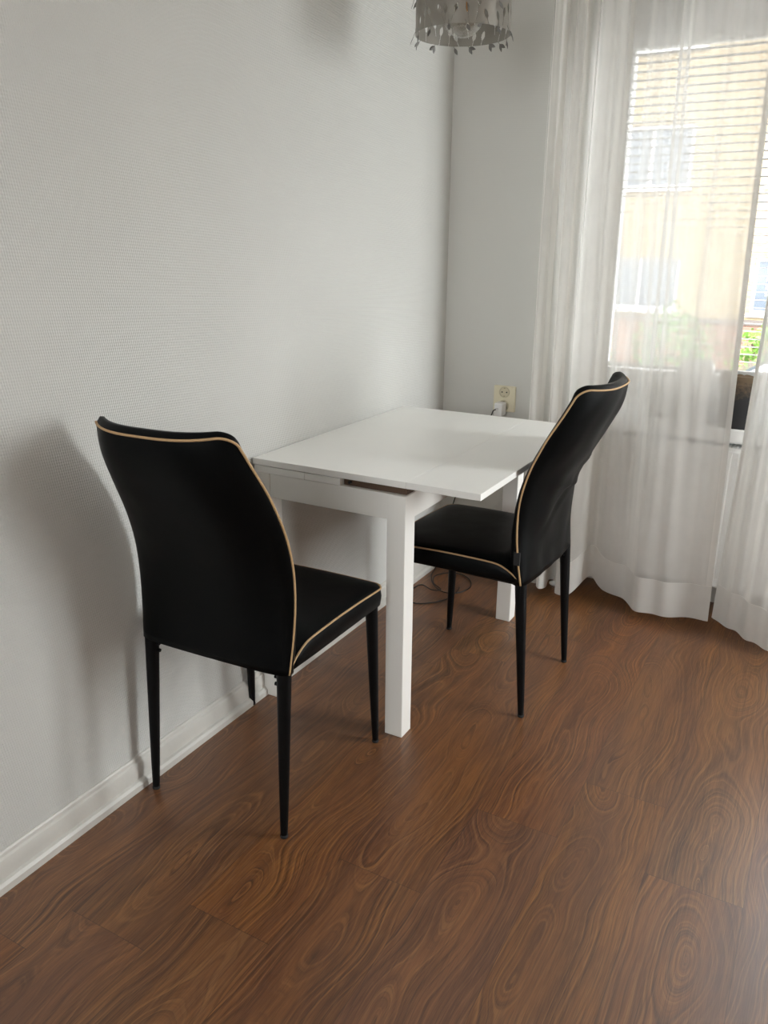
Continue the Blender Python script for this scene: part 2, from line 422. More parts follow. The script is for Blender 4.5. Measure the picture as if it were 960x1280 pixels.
for a, b in ((HX0, HX0 + .06), (HX1 - .06, HX1), (1.02, 1.08)): box(bm, a, b, Y0 - .11, Y0 - .04, HZ0, HZ1, .004)
box(bm, HX0 + .06, HX1 - .06, Y0 - .11, Y0 - .04, HZ0, HZ0 + .06, .004); box(bm, HX0 + .06, HX1 - .06, Y0 - .11, Y0 - .04, HZ1 - .06, HZ1, .004)
rel(obj('window_frame', bm, M['pvc']), root3)
for a, b in ((HX0 + .05, 1.025), (1.075, HX1 - .05)):
    bm = bmesh.new(); box(bm, a, b, Y0 - .08, Y0 - .072, HZ0 + .05, HZ1 - .05); rel(obj('window_pane', bm, M['glass']), root3)
bm = bmesh.new(); box(bm, WX0, WX1, 1.300, 1.42, .648, .70, .006, 3)
struct(obj('trim_1', bm, M['pvc']), 'white window sill holding the vase and the black pot', 'window sill')

# ------------------------------------------------------------------ table
T = tag(empty('extending_table', (.004, 0, 0)), 'white extending dining table with one leaf pulled out, against the wall', 'table')
def part(name, bm, mat, root, **k):
    for v in bm.verts: v.co -= Vector(root.location)
    return obj(name, bm, mat, root, **k)
TL, TX1, TX2 = .897, .4835, .684
bm = bmesh.new(); box(bm, .004, TX1 - .0002, 0, TL, .7225, .74, .0012, 2); part('tabletop', bm, M['table'], T)
bm = bmesh.new(); box(bm, TX1 + .0002, TX2, 0, TL, .7225, .74, .0012, 2); part('extension_leaf', bm, M['table'], T)
bm = bmesh.new(); box(bm, .008, .176, .001, TL - .001, .7015, .7205, .001); box(bm, .1768, .289, .001, TL - .001, .7015, .7205, .001)
o = part('stored_leaf', bm, M['table'], T); o['label'] = 'second leaf stored under the top'
bm = bmesh.new(); box(bm, .292, .478, .016, TL - .016, .7013, .7222, .001); o = part('slot_darkener', bm, M['slot_dark'], T); o['label'] = 'dark brown board added to darken the leaf slot'
LW = .054
for lx, ly in ((.006, 0), (TX1 - LW, 0), (.006, TL - LW - .003), (TX1 - LW, TL - LW - .003)):
    bm = bmesh.new(); box(bm, lx, lx + LW, ly, ly + LW, 0.0, .701, .0022, 2); part('leg', bm, M['tableb'], T)
bm = bmesh.new(); box(bm, .06, TX1 - LW, .003, .022, .633, .701, .001); part('apron', bm, M['tableb'], T)
bm = bmesh.new(); box(bm, .06, TX1 - LW, TL - .025, TL - .006, .633, .701, .001); part('apron', bm, M['tableb'], T)
bm = bmesh.new(); box(bm, .009, .028, LW, TL - LW - .003, .633, .701, .001); part('apron', bm, M['tableb'], T)
bm = bmesh.new(); box(bm, TX1 - .022, TX1 - .003, LW, TL - LW - .003, .633, .701, .001); part('apron', bm, M['tableb'], T)
for ly in (.105, TL - .145):
    bm = bmesh.new(); box(bm, .4785, .655, ly, ly + .028, .7015, .7222, .001); o = part('slide_rail', bm, M['slot'], T); o['label'] = 'bare wood slide rail under the leaf'
bm = bmesh.new()
tube(bm, [(.312, .0165, .7115), (.312, .009, .7115)], .0042, 10)
part('slide_bolt', bm, M['dark_steel'], T)

# ------------------------------------------------------------------ chairs
ZK = [.42, .50, .58, .66, .74, .82, .90, .98]
YE = [-.1944, -.1836, -.1784, -.1827, -.2022, -.2356, -.2746, -.3083]
WK = [.42, .6, .78, .96]; WV = [.2039, .2131, .2060, .1715]; BV = [.0061, .0341, .0663, .0648]
ZT, SAG, RC, NB, MB_ = .960, .0085, .026, 2.9, 3.6
def herm(z, k, v):
    n = len(k); m = []
    for i in range(n):
        a, b = max(i - 1, 0), min(i + 1, n - 1); m.append((v[b] - v[a]) / (k[b] - k[a]))
    i = 0
    while i < n - 2 and z > k[i + 1]: i += 1
    h = k[i + 1] - k[i]; t = (z - k[i]) / h
    return (2*t**3-3*t*t+1)*v[i] + (t**3-2*t*t+t)*h*m[i] + (-2*t**3+3*t*t)*v[i+1] + (t**3-t*t)*h*m[i+1]
def lag(z, k, v):
    r = 0
    for i in range(len(k)):
        t = v[i]
        for j in range(len(k)):
            if j != i: t *= (z - k[j]) / (k[i] - k[j])
        r += t
    return r
def ztop(u):
    a = min(max((abs(u) - (1 - RC / .17)) / (RC / .17), 0), 1)
    return ZT - SAG * (1 - abs(u) ** MB_) - RC * (1 - math.sqrt(max(0, 1 - a * a)))
def back_pt(u, z):
    return Vector((u * lag(z, WK, WV), herm(z, ZK, YE) - lag(z, WK, BV) * (1 - abs(u) ** NB), z))
def back_uv(u, v):
    return back_pt(u, .413 + v * (ztop(u) - .413))
def back_nrm(u, v):
    e = .004
    du = back_uv(min(u + e, 1), v) - back_uv(max(u - e, -1), v)
    dv = back_uv(u, min(v + e, 1)) - back_uv(u, max(v - e, 0))
    return du.cross(dv).normalized()          # rearwards (-y)

def edge_list(n):
    # columns packed towards both edges so the rolled rim stays round
    return [math.sin((i / n - .5) * PI) for i in range(n + 1)]

def backrest_bm(creased):
    bm = bmesh.new()
    US = edge_list(44); NV = 56; VS = [math.sin(j / NV * PI / 2) for j in range(NV + 1)]
    front, rear = [], []
    for v in VS:
        fr, rr = [], []
        for u in US:
            p = back_uv(u, v); n = back_nrm(u, v)
            if n.y > 0: n = -n
            puff = .0095 * (1 - u ** 14) * (1 - v ** 12)
            if creased:
                for (u0, v0, a, su, sl, amp) in ((.05, .47, -.22, .5, .020, .010), (.45, .60, -.55, .5, .022, -.008), (.75, .56, -.25, .35, .026, .011), (.2, .64, -.5, .45, .03, .006), (-.1, .40, .9, .35, .03, -.006)):
                    d = (v - v0) - a * (u - u0) * .35
                    puff += amp * math.exp(-(d / sl) ** 2 - ((u - u0) / su) ** 2)
                puff += .004 * mnoise.noise(Vector((u * 3, v * 6, 1.3)))
            th = (.042 - .017 * v) * (1 - .25 * abs(u) ** 6)
            q = p + n * puff
            if creased and u > .85:
                q.x += .010 * math.exp(-((v - .60) / .035) ** 2)
            rr.append(bm.verts.new(q)); 
            uf = u * .985
            pf = back_uv(uf, v * .992)
            fr.append(bm.verts.new(pf - n * th))
        front.append(fr); rear.append(rr)
    nu = len(US)
    for j in range(NV):
        for i in range(nu - 1):
            bm.faces.new((rear[j][i], rear[j][i+1], rear[j+1][i+1], rear[j+1][i]))
            bm.faces.new((front[j][i], front[j+1][i], front[j+1][i+1], front[j][i+1]))
    # rim with a slightly bulging middle line
    loopR = [rear[j][0] for j in range(NV + 1)] + rear[NV][1:] + [rear[j][-1] for j in range(NV - 1, -1, -1)]
    loopF = [front[j][0] for j in range(NV + 1)] + front[NV][1:] + [front[j][-1] for j in range(NV - 1, -1, -1)]
    prev = loopR
    for f in (.35, .7):
        mid = []
        for a, b in zip(loopR, loopF):
            p = a.co.lerp(b.co, f); top = max(0., min(1., (p.z - .925) / .02))
            mid.append(bm.verts.new(p + Vector((math.copysign(.005, p.x) * (1 - top), 0, .0125 * top))))
        for k in range(len(mid) - 1): bm.faces.new((prev[k], prev[k+1], mid[k+1], mid[k]))
        prev = mid
    for k in range(len(prev) - 1): bm.faces.new((prev[k], prev[k+1], loopF[k+1], loopF[k]))
    # underside
    bot = [rear[0][i] for i in range(nu)]; botf = [front[0][i] for i in range(nu)]
    for i in range(nu - 1): bm.faces.new((bot[i], botf[i], botf[i+1], bot[i+1]))
    bmesh.ops.holes_fill(bm, edges=bm.edges[:], sides=8)
    return bm

def back_piping_bm():
    bm = bmesh.new(); pts = []
    off = lambda p: p + Vector((0, -.001, 0))
    for k in range(46): 
        v = k / 46; pts.append(off(back_uv(-1, v)) + Vector((-.001, .006 * min(1, (1 - v) * 5), 0)))
    for u in edge_list(60): pts.append(off(back_uv(u, 1)) + Vector((0, 0, .001)))
    for k in range(45, -1, -1):
        v = k / 46; pts.append(off(back_uv(1, v)) + Vector((.001, .006 * min(1, (1 - v) * 5), 0)))
    tube(bm, pts, .0026, 8); return bm

def seat_half(y):      # half width of the seat at local y
    return lerp_tab(y, [-.19, -.10, .10, .20, .235], [.203, .209, .217, .221, .219])
SF, SR = .238, -.176
def seat_outline():
    pts = []
    for k in range(15): 
        y = SR + (SF - .035 - SR) * k / 14; pts.append((seat_half(y), y))
    for k in range(1, 9):
        a = k / 9 * PI / 2; cx = seat_half(SF - .035) - .035; pts.append((cx + .035 * math.cos(a), SF - .035 + .035 * math.sin(a)))
    for k in range(0, 11): 
        s = 1 - 2 * k / 10; cx = seat_half(SF - .035) - .035; pts.append((cx * s, SF + .008 * (1 - s * s)))
    right = pts[:23]
    out = right + pts[24:-1] + [(-x, y) for x, y in right[::-1]]
    return out
def seat_edge_z(y):    # top edge of the seat side: rolls down towards the backrest
    t = (y - SR)
    return .462 + .006 * math.sin(max(0, min(1, t / .4)) * PI) - .030 * max(0, 1 - t / .075) ** 2
def seat_bm():
    bm = bmesh.new(); ol = seat_outline(); n = len(ol)
    c = Vector((0, .03, 0)); rings = []
    for (s, dz) in ((.97, None), (1.0, None), (1.0, 0), (.985, .004), (.95, .0075), (.85, .0115), (.7, .0145), (.5, .017), (.25, .018)):
        ring = []
        for i, (x, y) in enumerate(ol):
            p = c.lerp(Vector((x, y, 0)), s)
            ze = seat_edge_z(y)
            if dz is None:
                z = .414 if s < .99 else .418
            else:
                z = ze + dz if s > .9 else seat_edge_z(max(p.y, -.10)) * (1 - min(1, (1 - s) * 2)) + .462 * min(1, (1 - s) * 2) + dz
            ring.append(bm.verts.new((p.x, p.y, z)))
        rings.append(ring)
    # side band with a soft sag between bottom and top edge
    mid = [bm.verts.new((x * 1.010, y + (.003 if y > .2 else 0), (.418 + seat_edge_z(y)) / 2 + .002 * math.sin(i * 1.7))) for i, (x, y) in enumerate(ol)]
    order = [rings[0], rings[1], mid] + rings[2:]
    for a, b in zip(order, order[1:]):
        for k in range(n): bm.faces.new((a[k], a[(k+1) % n], b[(k+1) % n], b[k]))
    bm.faces.new(order[0][::-1]); bm.faces.new(order[-1])
    return bm
def seat_piping_bm():
    bm = bmesh.new(); ol = seat_outline()
    pts = [Vector((x * 1.003, y + (.0005 if y > .2 else 0), seat_edge_z(y) + .001)) for x, y in ol]
    a = pts[0]; b = pts[-1]
    pts = [Vector((a.x, a.y - .008, .425))] + pts + [Vector((b.x, b.y - .008, .425))]
    tube(bm, spline(pts, 3), .0025, 8); return bm

def chair_leg_bm(x, y, top, rx, ry):
    bm = bmesh.new(); pts = []; rs = []
    for k in range(9):
        t = k / 8; pts.append((x + rx * (1 - t), y + ry * (1 - t), .004 + (top - .004) * t)); rs.append(.0085 + .0085 * t ** .8)
    tube(bm, pts, rs, 20)
    return bm
def make_chair(label, group, creased):
    r = tag(empty('dining_chair'), label, 'chair', group)
    s = obj('seat', seat_bm(), M['leather'], r, smooth=True); 
    o = obj('seat_piping', seat_piping_bm(), M['piping'], s, smooth=True); o['label'] = 'beige piping round the seat edge'
    b = obj('backrest', backrest_bm(creased), M['leather'], r, smooth=True)
    o = obj('back_piping', back_piping_bm(), M['piping'], b, smooth=True); o['label'] = 'beige piping round the back panel'
    for sx in (-1, 1):
        l = obj('leg', chair_leg_bm(sx * .187, -.184, .424, sx * .004, -.029), M['legs'], r, smooth=True, angle=50)
        bm = bmesh.new(); lathe(bm, [(.0088, 0), (.0095, .002), (.0095, .006), (.0085, .008)], 16, (sx * .191, -.213, 0)); obj('foot_cap', bm, M['tagm'], l)
        l = obj('leg', chair_leg_bm(sx * .198, .205, .420, sx * .008, .012), M['legs'], r, smooth=True, angle=50)
        bm = bmesh.new(); lathe(bm, [(.0088, 0), (.0095, .002), (.0095, .006), (.0085, .008)], 16, (sx * .206, .217, 0)); obj('foot_cap', bm, M['tagm'], l)
    bm = bmesh.new()
    box(bm, -.17, .17, -.165, -.145, .403, .4145, .002); box(bm, -.17, .17, .165, .185, .403, .4145, .002)
    box(bm, -.185, -.165, -.165, .185, .403, .4145, .002); box(bm, .165, .185, -.165, .185, .403, .4145, .002)
    obj('seat_frame', bm, M['legs'], r)
    for sx in (-1, 1):
        bm = bmesh.new()
        for z in (.380, .398):
            tube(bm, [(sx * .172, -.186, z), (sx * .164, -.186, z)], .0045, 10)
        obj('leg_bolt', bm, M['legs'], r)
    return r
left = make_chair('black faux leather chair at the short end of the table, its back to the viewer', 'black dining chairs with beige piping', False)
left.location = (.2314, -.2747, 0); left.rotation_euler.z = .0418
right = make_chair('black faux leather chair pushed under the leaf, facing the wall, near the curtain', 'black dining chairs with beige piping', True)
right.location = (.5267, .4669, 0); right.rotation_euler.z = 1.5404
bm = bmesh.new(); box(bm, -.0025, .0025, -.012, .006, -.019, .019, .001)
bw = back_pt(-1, .492)
for v in bm.verts: v.co += bw + Vector((-.002, .010, 0))
o = obj('fabric_tag', bm, M['tagm'], right); o['label'] = 'small black fabric tag on the back seam'

# ------------------------------------------------------------------ pendant lamp
LX, LY, LZ, LR, LH = .392, .45, 1.8165, .122, .22
lamp = tag(empty('pendant_lamp', (LX, LY, LZ)), 'grey smoky drum pendant lamp with leaf cut-outs hanging over the table', 'lamp')
NA, NZ = 640, 170
leaves = []      # (angle, z centre, half width, half length, tilt, stem length)
rl = random.Random(5)
for k in range(30):
    a = k / 30 * 2 * PI + rl.uniform(-.06, .06)
    leaves.append((a, rl.choice((.022, .034, .048)), .0050, .0120, rl.uniform(-.45, .45), rl.uniform(.015, .03)))
for k in range(46):
    a = rl.uniform(0, 2 * PI); leaves.append((a, rl.uniform(.07, .20), .0038, .0105, rl.uniform(-.6, .6), .02))
def cut(a, z):
    for (la, lz, hw, hl, tl, st) in leaves:
        if abs(z - lz) > .04: continue
        dx = ((a - la + PI) % (2 * PI) - PI) * LR
        if abs(dx) > .03: continue
        dz = z - lz
        c, s = math.cos(tl), math.sin(tl); p = dx * c - dz * s; q = dx * s + dz * c
        if abs(q) < hl and abs(p) < hw * (1 - (q / hl) ** 2): return True
        if -hl - st < q < -hl and abs(p) < .0007: return True
    return False
bm = bmesh.new(); grid = []
for j in range(NZ + 1):
    grid.append([bm.verts.new((LR * math.cos(2 * PI * i / NA), LR * math.sin(2 * PI * i / NA), LH * j / NZ)) for i in range(NA)])
for j in range(NZ):
    for i in range(NA):
        if not cut(2 * PI * (i + .5) / NA, LH * (j + .5) / NZ):
            bm.faces.new((grid[j][i], grid[j][(i+1) % NA], grid[j+1][(i+1) % NA], grid[j+1][i]))
bmesh.ops.delete(bm, geom=[v for v in bm.verts if not v.link_faces], context='VERTS')
sh = obj('lamp_shade', bm, M['shade'], lamp, smooth=True)
# sprigs: the bent-out leaves, hanging below the rim and standing off the drum
def sprig(bm, a, z0, tilt, both, out):
    er = Vector((math.cos(a), math.sin(a), 0)); et = Vector((-math.sin(a), math.cos(a), 0)); ez = Vector((0, 0, -1))
    d = (ez * math.cos(tilt) + et * math.sin(tilt) + er * out).normalized(); base = er * (LR + .001) + Vector((0, 0, z0))
    tube(bm, [base, base + d * .016], .0006, 5)
    for sgn in ((-1, 1) if both else (0,)):
        dd = (d + (et * math.cos(tilt) - ez * math.sin(tilt)) * .45 * sgn).normalized(); w = dd.cross(er).normalized()
        b0 = base + d * .012; L = .0195
        vs = [b0]
        for f, wd in ((.25, .0034), (.5, .0046), (.75, .0030), (1, 0)):
            vs.append((b0 + dd * L * f, wd))
        ring = [bm.verts.new(b0)] + [bm.verts.new(p + w * wd + er * .0006) for p, wd in vs[1:4]] + [bm.verts.new(vs[4][0])] + [bm.verts.new(p - w * wd + er * .0006) for p, wd in vs[3:0:-1]]
        ring2 = [bm.verts.new(v.co - er * .0008) for v in ring]
        bm.faces.new(ring); bm.faces.new(ring2[::-1])
        for i in range(len(ring)): bm.faces.new((ring[i], ring[(i+1) % 8], ring2[(i+1) % 8], ring2[i]))
for k in range(17):
    bm = bmesh.new(); a = k / 17 * 2 * PI + rl.uniform(-.08, .08)
    sprig(bm, a, rl.uniform(.004, .010), rl.uniform(-1.0, 1.0), rl.random() < .35, rl.uniform(.05, .5)); obj('leaf_sprig', bm, M['silver'], sh)
for k in range(14):
    bm = bmesh.new(); a = k / 14 * 2 * PI + rl.uniform(-.15, .15)
    sprig(bm, a, rl.uniform(.06, .12), rl.uniform(-.6, .6) + PI * (rl.random() < .5), rl.random() < .4, .35); obj('leaf_sprig', bm, M['silver'], sh)
bm = bmesh.new(); lathe(bm, [(.003, -.006)] + [(.060 * math.sin(k / 16 * PI * .9), .054 - .060 * math.cos(k / 16 * PI * .9)) for k in range(1, 17)] + [(.015, .122), (.014, .135)], 40)
bl = obj('bulb', bm, M['bulb'], lamp, smooth=True)
bm = bmesh.new()
for k in range(4):
    a = k * PI / 2 + .4; tube(bm, [(.010 * math.cos(a), .010 * math.sin(a), .050), (.006 * math.cos(a), .006 * math.sin(a), .085)], .0012, 6)
obj('filament', bm, M['filament'], bl)
bm = bmesh.new(); lathe(bm, [(.016, .135), (.019, .137), (.019, .18), (.014, .20), (.006, .21)], 24); obj('lamp_socket', bm, M['dark_steel'], lamp, smooth=True, angle=40)
bm = bmesh.new()
for k in range(3): a = k * 2 * PI / 3; tube(bm, [(.012 * math.cos(a), .012 * math.sin(a), .195), (LR * math.cos(a), LR * math.sin(a), LH - .003)], .002, 6)
obj('shade_spider', bm, M['chrome'], lamp)
bm = bmesh.new(); tube(bm, [(0, 0, .205), (0, 0, ZC - LZ - .02)], .003, 8); obj('lamp_cord', bm, M['cable'], lamp)
bm = bmesh.new(); lathe(bm, [(.05, ZC - LZ - .001), (.05, ZC - LZ - .012), (.035, ZC - LZ - .026), (.008, ZC - LZ - .03)], 32); obj('ceiling_rose', bm, M['white_pl'], lamp, smooth=True, angle=40)

# ------------------------------------------------------------------ socket, charger, cable
sk = tag(empty('wall_socket', (.2655, YB, .7375)), 'cream double wall socket on the end wall above the table corner', 'socket')
bm = bmesh.new(); box(bm, -.0445, .0445, -.011, 0, -.050, .050, .003, 3); obj('socket_plate', bm, M['cream'], sk)
bm = bmesh.new(); box(bm, .036, .0435, -.0125, -.010, -.046, .046, .001); obj('plate_edge', bm, M['cream'], sk)
for zc in (.026, -.026):
    bm = bmesh.new()
    r, n = .0195, 32
    outer = []; inner = []; bottom = []
    for k in range(n):
        a = 2 * PI * k / n; outer.append(bm.verts.new((r * 1.12 * math.cos(a), -.0115, zc + r * 1.12 * math.sin(a)))); inner.append(bm.verts.new((r * math.cos(a), -.0135, zc + r * math.sin(a)))); bottom.append(bm.verts.new((r * .9 * math.cos(a), -.0112, zc + r * .9 * math.sin(a))))
    for k in range(n):
        q = (k + 1) % n
        bm.faces.new((outer[k], outer[q], inner[q], inner[k])); bm.faces.new((inner[k], inner[q], bottom[q], bottom[k]))
    bm.faces.new(bottom)
    f = obj('receptacle', bm, M['socket_in'], sk)
    for dx in (-.0095, .0095):
        bm = bmesh.new(); tube(bm, [(dx, -.0108, zc), (dx, -.0122, zc)], .0028, 12); obj('contact_hole', bm, M['hole'], f)
    for dz in (.0135, -.0175):
        bm = bmesh.new(); box(bm, -.003, .003, -.0128, -.0112, zc + dz, zc + dz + .004); obj('earth_clip', bm, M['brass'], f)
ch = tag(empty('phone_charger', (.262, YB - .0118, .7055)), 'white plug charger in the lower socket, cable hanging from it', 'charger')
bm = bmesh.new(); box(bm, -.0165, .0165, -.052, -.004, -.028, .022, .0035, 3); obj('charger_body', bm, M['white_pl'], ch)
bm = bmesh.new(); lathe(bm, [(.017, -.004), (.017, .0)], 28); 
for v in bm.verts: v.co = Vector((v.co.x, v.co.z, v.co.y - .003))
obj('plug_base', bm, M['cable'], ch)
bm = bmesh.new(); box(bm, -.009, .002, -.064, -.0515, -.004, .003, .001); obj('cable_plug', bm, M['white_pl'], ch)
cab = [(.258, 1.1775, .705), (.250, 1.172, .700), (.238, 1.185, .68), (.20, 1.215, .62), (.13, 1.236, .47), (.075, 1.236, .30), (.035, 1.215, .14), (.034, 1.19, .05), (.034, 1.15, .008),
       (.05, 1.08, .004), (.10, 1.0, .004), (.16, .955, .004), (.214, .970, .004), (.238, 1.04, .004), (.214, 1.108, .004), (.163, 1.152, .004), (.112, 1.15, .004),
       (.075, 1.11, .0045), (.072, 1.06, .009), (.10, 1.0, .010), (.15, .96, .010), (.12, .945, .006), (.06, .975, .004), (.045, .93, .003), (.05, .85, .003), (.11, .806, .003), (.168, .842, .003), (.204, .905, .003), (.215, .97, .010), (.20, 1.03, .003)]
bm = bmesh.new(); tube(bm, spline(cab, 8), .0022, 8)
tag(obj('charging_cable', bm, M['cable'], smooth=True), 'thin black charging cable coiled on the floor under the table', 'cable')

# ------------------------------------------------------------------ curtains
ZCR = 2.462
def path1():
    # gathered folds at the left end, then a loose wavy span
    P = []
    for (x, y) in [(.395, 1.19), (.42, 1.11), (.445, 1.10), (.452, 1.17), (.440, 1.215), (.47, 1.225), (.485, 1.13), (.505, 1.095), (.522, 1.13), (.512, 1.20), (.535, 1.215), (.556, 1.15), (.567, 1.10),
                   (.60, 1.10), (.640, 1.135), (.662, 1.225), (.70, 1.228), (.755, 1.212), (.80, 1.195), (.838, 1.15), (.885, 1.098), (.95, 1.105), (1.02, 1.128), (1.075, 1.142), (1.120, 1.150)]:
        P.append((x, y, 0))
    return spline(P, 10)
def path2():
    P = [(1.127, 1.195), (1.15, 1.17), (1.21, 1.12), (1.27, 1.06), (1.33, 1.02), (1.375, 1.04), (1.40, 1.11), (1.405, 1.18), (1.42, 1.21), (1.435, 1.14), (1.445, 1.07), (1.465, 1.06), (1.475, 1.14), (1.49, 1.20), (1.505, 1.13), (1.52, 1.08)]
    return spline([(x, y, 0) for x, y in P], 10)
def curtain(name, path, xmap, label, hem_side, bottom):
    r = tag(empty(name, (path[0].x, 1.14, 0)), label, 'curtain', 'sheer curtains at the window')
    Ls = [0]
    for a, b in zip(path, path[1:]): Ls.append(Ls[-1] + (b - a).length)
    tot = Ls[-1]
    zs = [0, .03, .06, .10, .135, .2, .3, .42, .55, .7, .85, 1.0, 1.15, 1.3, 1.5, 1.7, 1.9, 2.1, 2.3, ZCR]
    def pt(i, z):
        p = path[i]; s = Ls[i] / tot; t = z / ZCR
        zb = bottom(p.x); zz = zb + (z / ZCR) * (ZCR - zb)
        y = p.y; k = 1 - .42 * t                        # folds calm down towards the heading
        y = 1.150 + (y - 1.150) * k - .012 * t
        x = xmap(p.x, t)
        wig = .010 * math.sin(s * 61 + 1.4 * z) * math.sin(2.1 * z + s * 9) + .007 * math.sin(s * 140 + 2 * z) * min(1, t * 3)
        return Vector((x, y + wig, zz))
    n = len(path)
    def strip(i0, i1, z0, z1, off=0.0):
        bm = bmesh.new(); ZS = [z for z in zs if z0 <= z <= z1]; g = []
        for z in ZS:
            row = []
            for i in range(i0, i1 + 1):
                p = pt(i, z)
                row.append(bm.verts.new(p + Vector((0, -off, 0)) - Vector(r.location)))
            g.append(row)
        for a, b in zip(g, g[1:]):
            for k in range(len(a) - 1): bm.faces.new((a[k], a[k+1], b[k+1], b[k]))
        return bm
    obj('curtain_panel', strip(0, n - 1, 0, ZCR), M['sheer'], r, smooth=True)
    obj('bottom_hem', strip(0, n - 1, 0, .135, .002), M['hem'], r, smooth=True)
    if hem_side in ('right', 'left'):
        idx = [i for i in range(n) if ((tot - Ls[i]) if hem_side == 'right' else Ls[i]) < .022]
        obj('side_hem', strip(idx[0], idx[-1], 0, ZCR, .003), M['hem'], r, smooth=True)
    bm = bmesh.new()
    pts = [pt(i, .135) + Vector((0, -.003, 0)) - Vector(r.location) for i in range(n)]
    tube(bm, pts, .0007, 5); obj('hem_stitching', bm, M['thread'], r)
    return r, [pt(i, ZCR) for i in range(n)]
def bot1(x):
    return .030 + .050 * math.exp(-((x - .668) / .035) ** 2) + .020 * math.exp(-((x - .47) / .05) ** 2)
def bot2(x): return .030 + .004 * math.sin(x * 9)
m1 = lambda x, t: x - (.055 * t * max(0, (x - .6) / .52)) - .004 * t
m2 = lambda x, t: x + .022 * min(1, t * 2.2) * max(0, 1 - (x - 1.127) / .5) - .045 * max(0, t - .5) * max(0, 1 - (x - 1.127) / .5)
c1, top1 = curtain('sheer_curtain', path1(), m1, 'white sheer curtain gathered against the end wall, left of the narrow gap', 'right', bot1)
c2, top2 = curtain('sheer_curtain', path2(), m2, 'white sheer curtain at the right photo edge, right of the narrow gap', 'left', bot2)
rr = tag(empty('curtain_rail', (1.6, 1.14, ZC)), 'white curtain rail under the ceiling carrying the sheer curtains', 'curtain rail')
bm = bmesh.new(); box(bm, -1.23, 1.0, -.05, .06, -.084, -.072, .002); obj('rail_track', bm, M['white_pl'], rr)
for x in (-1.0, 0, .9):
    bm = bmesh.new(); box(bm, x - .015, x + .015, -.012, .012, -.073, 0, .002); obj('rail_bracket', bm, M['white_pl'], rr)

# ------------------------------------------------------------------ venetian blinds
def blind(x0, x1, label):
    r = tag(empty('venetian_blind', (x0, 1.385, 2.03)), label, 'blind')
    P = lambda name, bm, m, **k: part(name, bm, m, r, **k)
    bm = bmesh.new(); box(bm, x0, x1, 1.364, 1.406, 1.995, 2.03, .002); P('headrail', bm, M['blind'])
    bm = bmesh.new(); z = 1.972; pitch = .0262
    while z > .905:
        for k in range(4):
            pass
        tl = math.radians(-1.5); hw = .0165
        pr = []
        for q in (-1, -.5, 0, .5, 1):
            pr.append((1.385 + q * hw * math.cos(tl), z + q * hw * math.sin(tl) + .0028 * (1 - q * q)))
        a = [bm.verts.new((x0, yy, zz)) for yy, zz in pr] + [bm.verts.new((x0, yy, zz - .0004)) for yy, zz in pr[::-1]]
        b = [bm.verts.new((x1, v.co.y, v.co.z)) for v in a]
        for k in range(10): bm.faces.new((a[k], a[(k+1) % 10], b[(k+1) % 10], b[k]))
        bm.faces.new(a); bm.faces.new(b[::-1])
        z -= pitch
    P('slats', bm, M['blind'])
    bm = bmesh.new(); box(bm, x0, x1, 1.372, 1.398, .878, .893, .003); P('bottom_rail', bm, M['blind'])
    nl = 3
    for k in range(nl):
        x = x0 + .10 + (x1 - x0 - .20) * k / (nl - 1)
        bm = bmesh.new()
        tube(bm, [(x, 1.3665, .886), (x, 1.3665, 1.996)], .0011, 6); tube(bm, [(x, 1.4035, .886), (x, 1.4035, 1.996)], .0011, 6); tube(bm, [(x + .008, 1.385, .886), (x + .008, 1.385, 1.996)], .0008, 6)
        P('ladder_cord', bm, M['cord'])
    return r
blind(.592, 1.235, 'white venetian blind with open slats hanging in the window behind the sheer curtain')

# ------------------------------------------------------------------ radiator
ra = tag(empty('radiator', (1.35, 1.30, 0)), 'white panel radiator with perforated top under the window sill', 'radiator')
P = lambda name, bm, m, **k: part(name, bm, m, ra, **k)
bm = bmesh.new()
RX0, RX1 = .50, 2.2
n = 34; g = []
def ribz(x): return .006 * (0.5 + .5 * math.cos(2 * PI * (x - RX0) / .05))
NX = 340
for z, s in ((.115, 0), (.12, 1), (.15, 1), (.60, 1), (.625, .5), (.632, 0)):
    row = []
    for i in range(NX + 1):
        x = RX0 + (RX1 - RX0) * i / NX
        ph = ((x - RX0) % .0333) / .0333
        rib = .007 * (1 if .28 < ph < .72 else 0 if (ph < .16 or ph > .84) else (ph - .16) / .12 if ph < .5 else (.84 - ph) / .12)
        inset = rib if (.15 <= z <= .6) else 0
        row.append(bm.verts.new((x, 1.262 + .004 - .004 * s + inset, z)))
    g.append(row)
for a, b in zip(g, g[1:]):
    for k in range(NX): bm.faces.new((a[k], a[k+1], b[k+1], b[k]))
P('front_panel', bm, M['rad'])
bm = bmesh.new(); box(bm, RX0, RX1, 1.352, 1.360, .115, .632, .002); P('back_panel', bm, M['rad'])
for x in (RX0 - .001, RX1 - .002):
    bm = bmesh.new(); box(bm, x, x + .003, 1.262, 1.36, .115, .638, .001); P('side_cover', bm, M['rad'])
bm = bmesh.new()
box(bm, RX0, RX1, 1.262, 1.268, .632, .640); box(bm, RX0, RX1, 1.354, 1.36, .632, .640)
box(bm, RX0, RX1, 1.290, 1.294, .634, .639); box(bm, RX0, RX1, 1.322, 1.326, .634, .639)
x = RX0 + .004
while x < RX1:
    box(bm, x, x + .007, 1.268, 1.354, .634, .639); x += .0145
P('top_grille', bm, M['rad'])
bm = bmesh.new(); box(bm, RX0 + .02, RX1 - .02, 1.30, 1.32, .13, .60); P('convector_fins', bm, M['rad'])
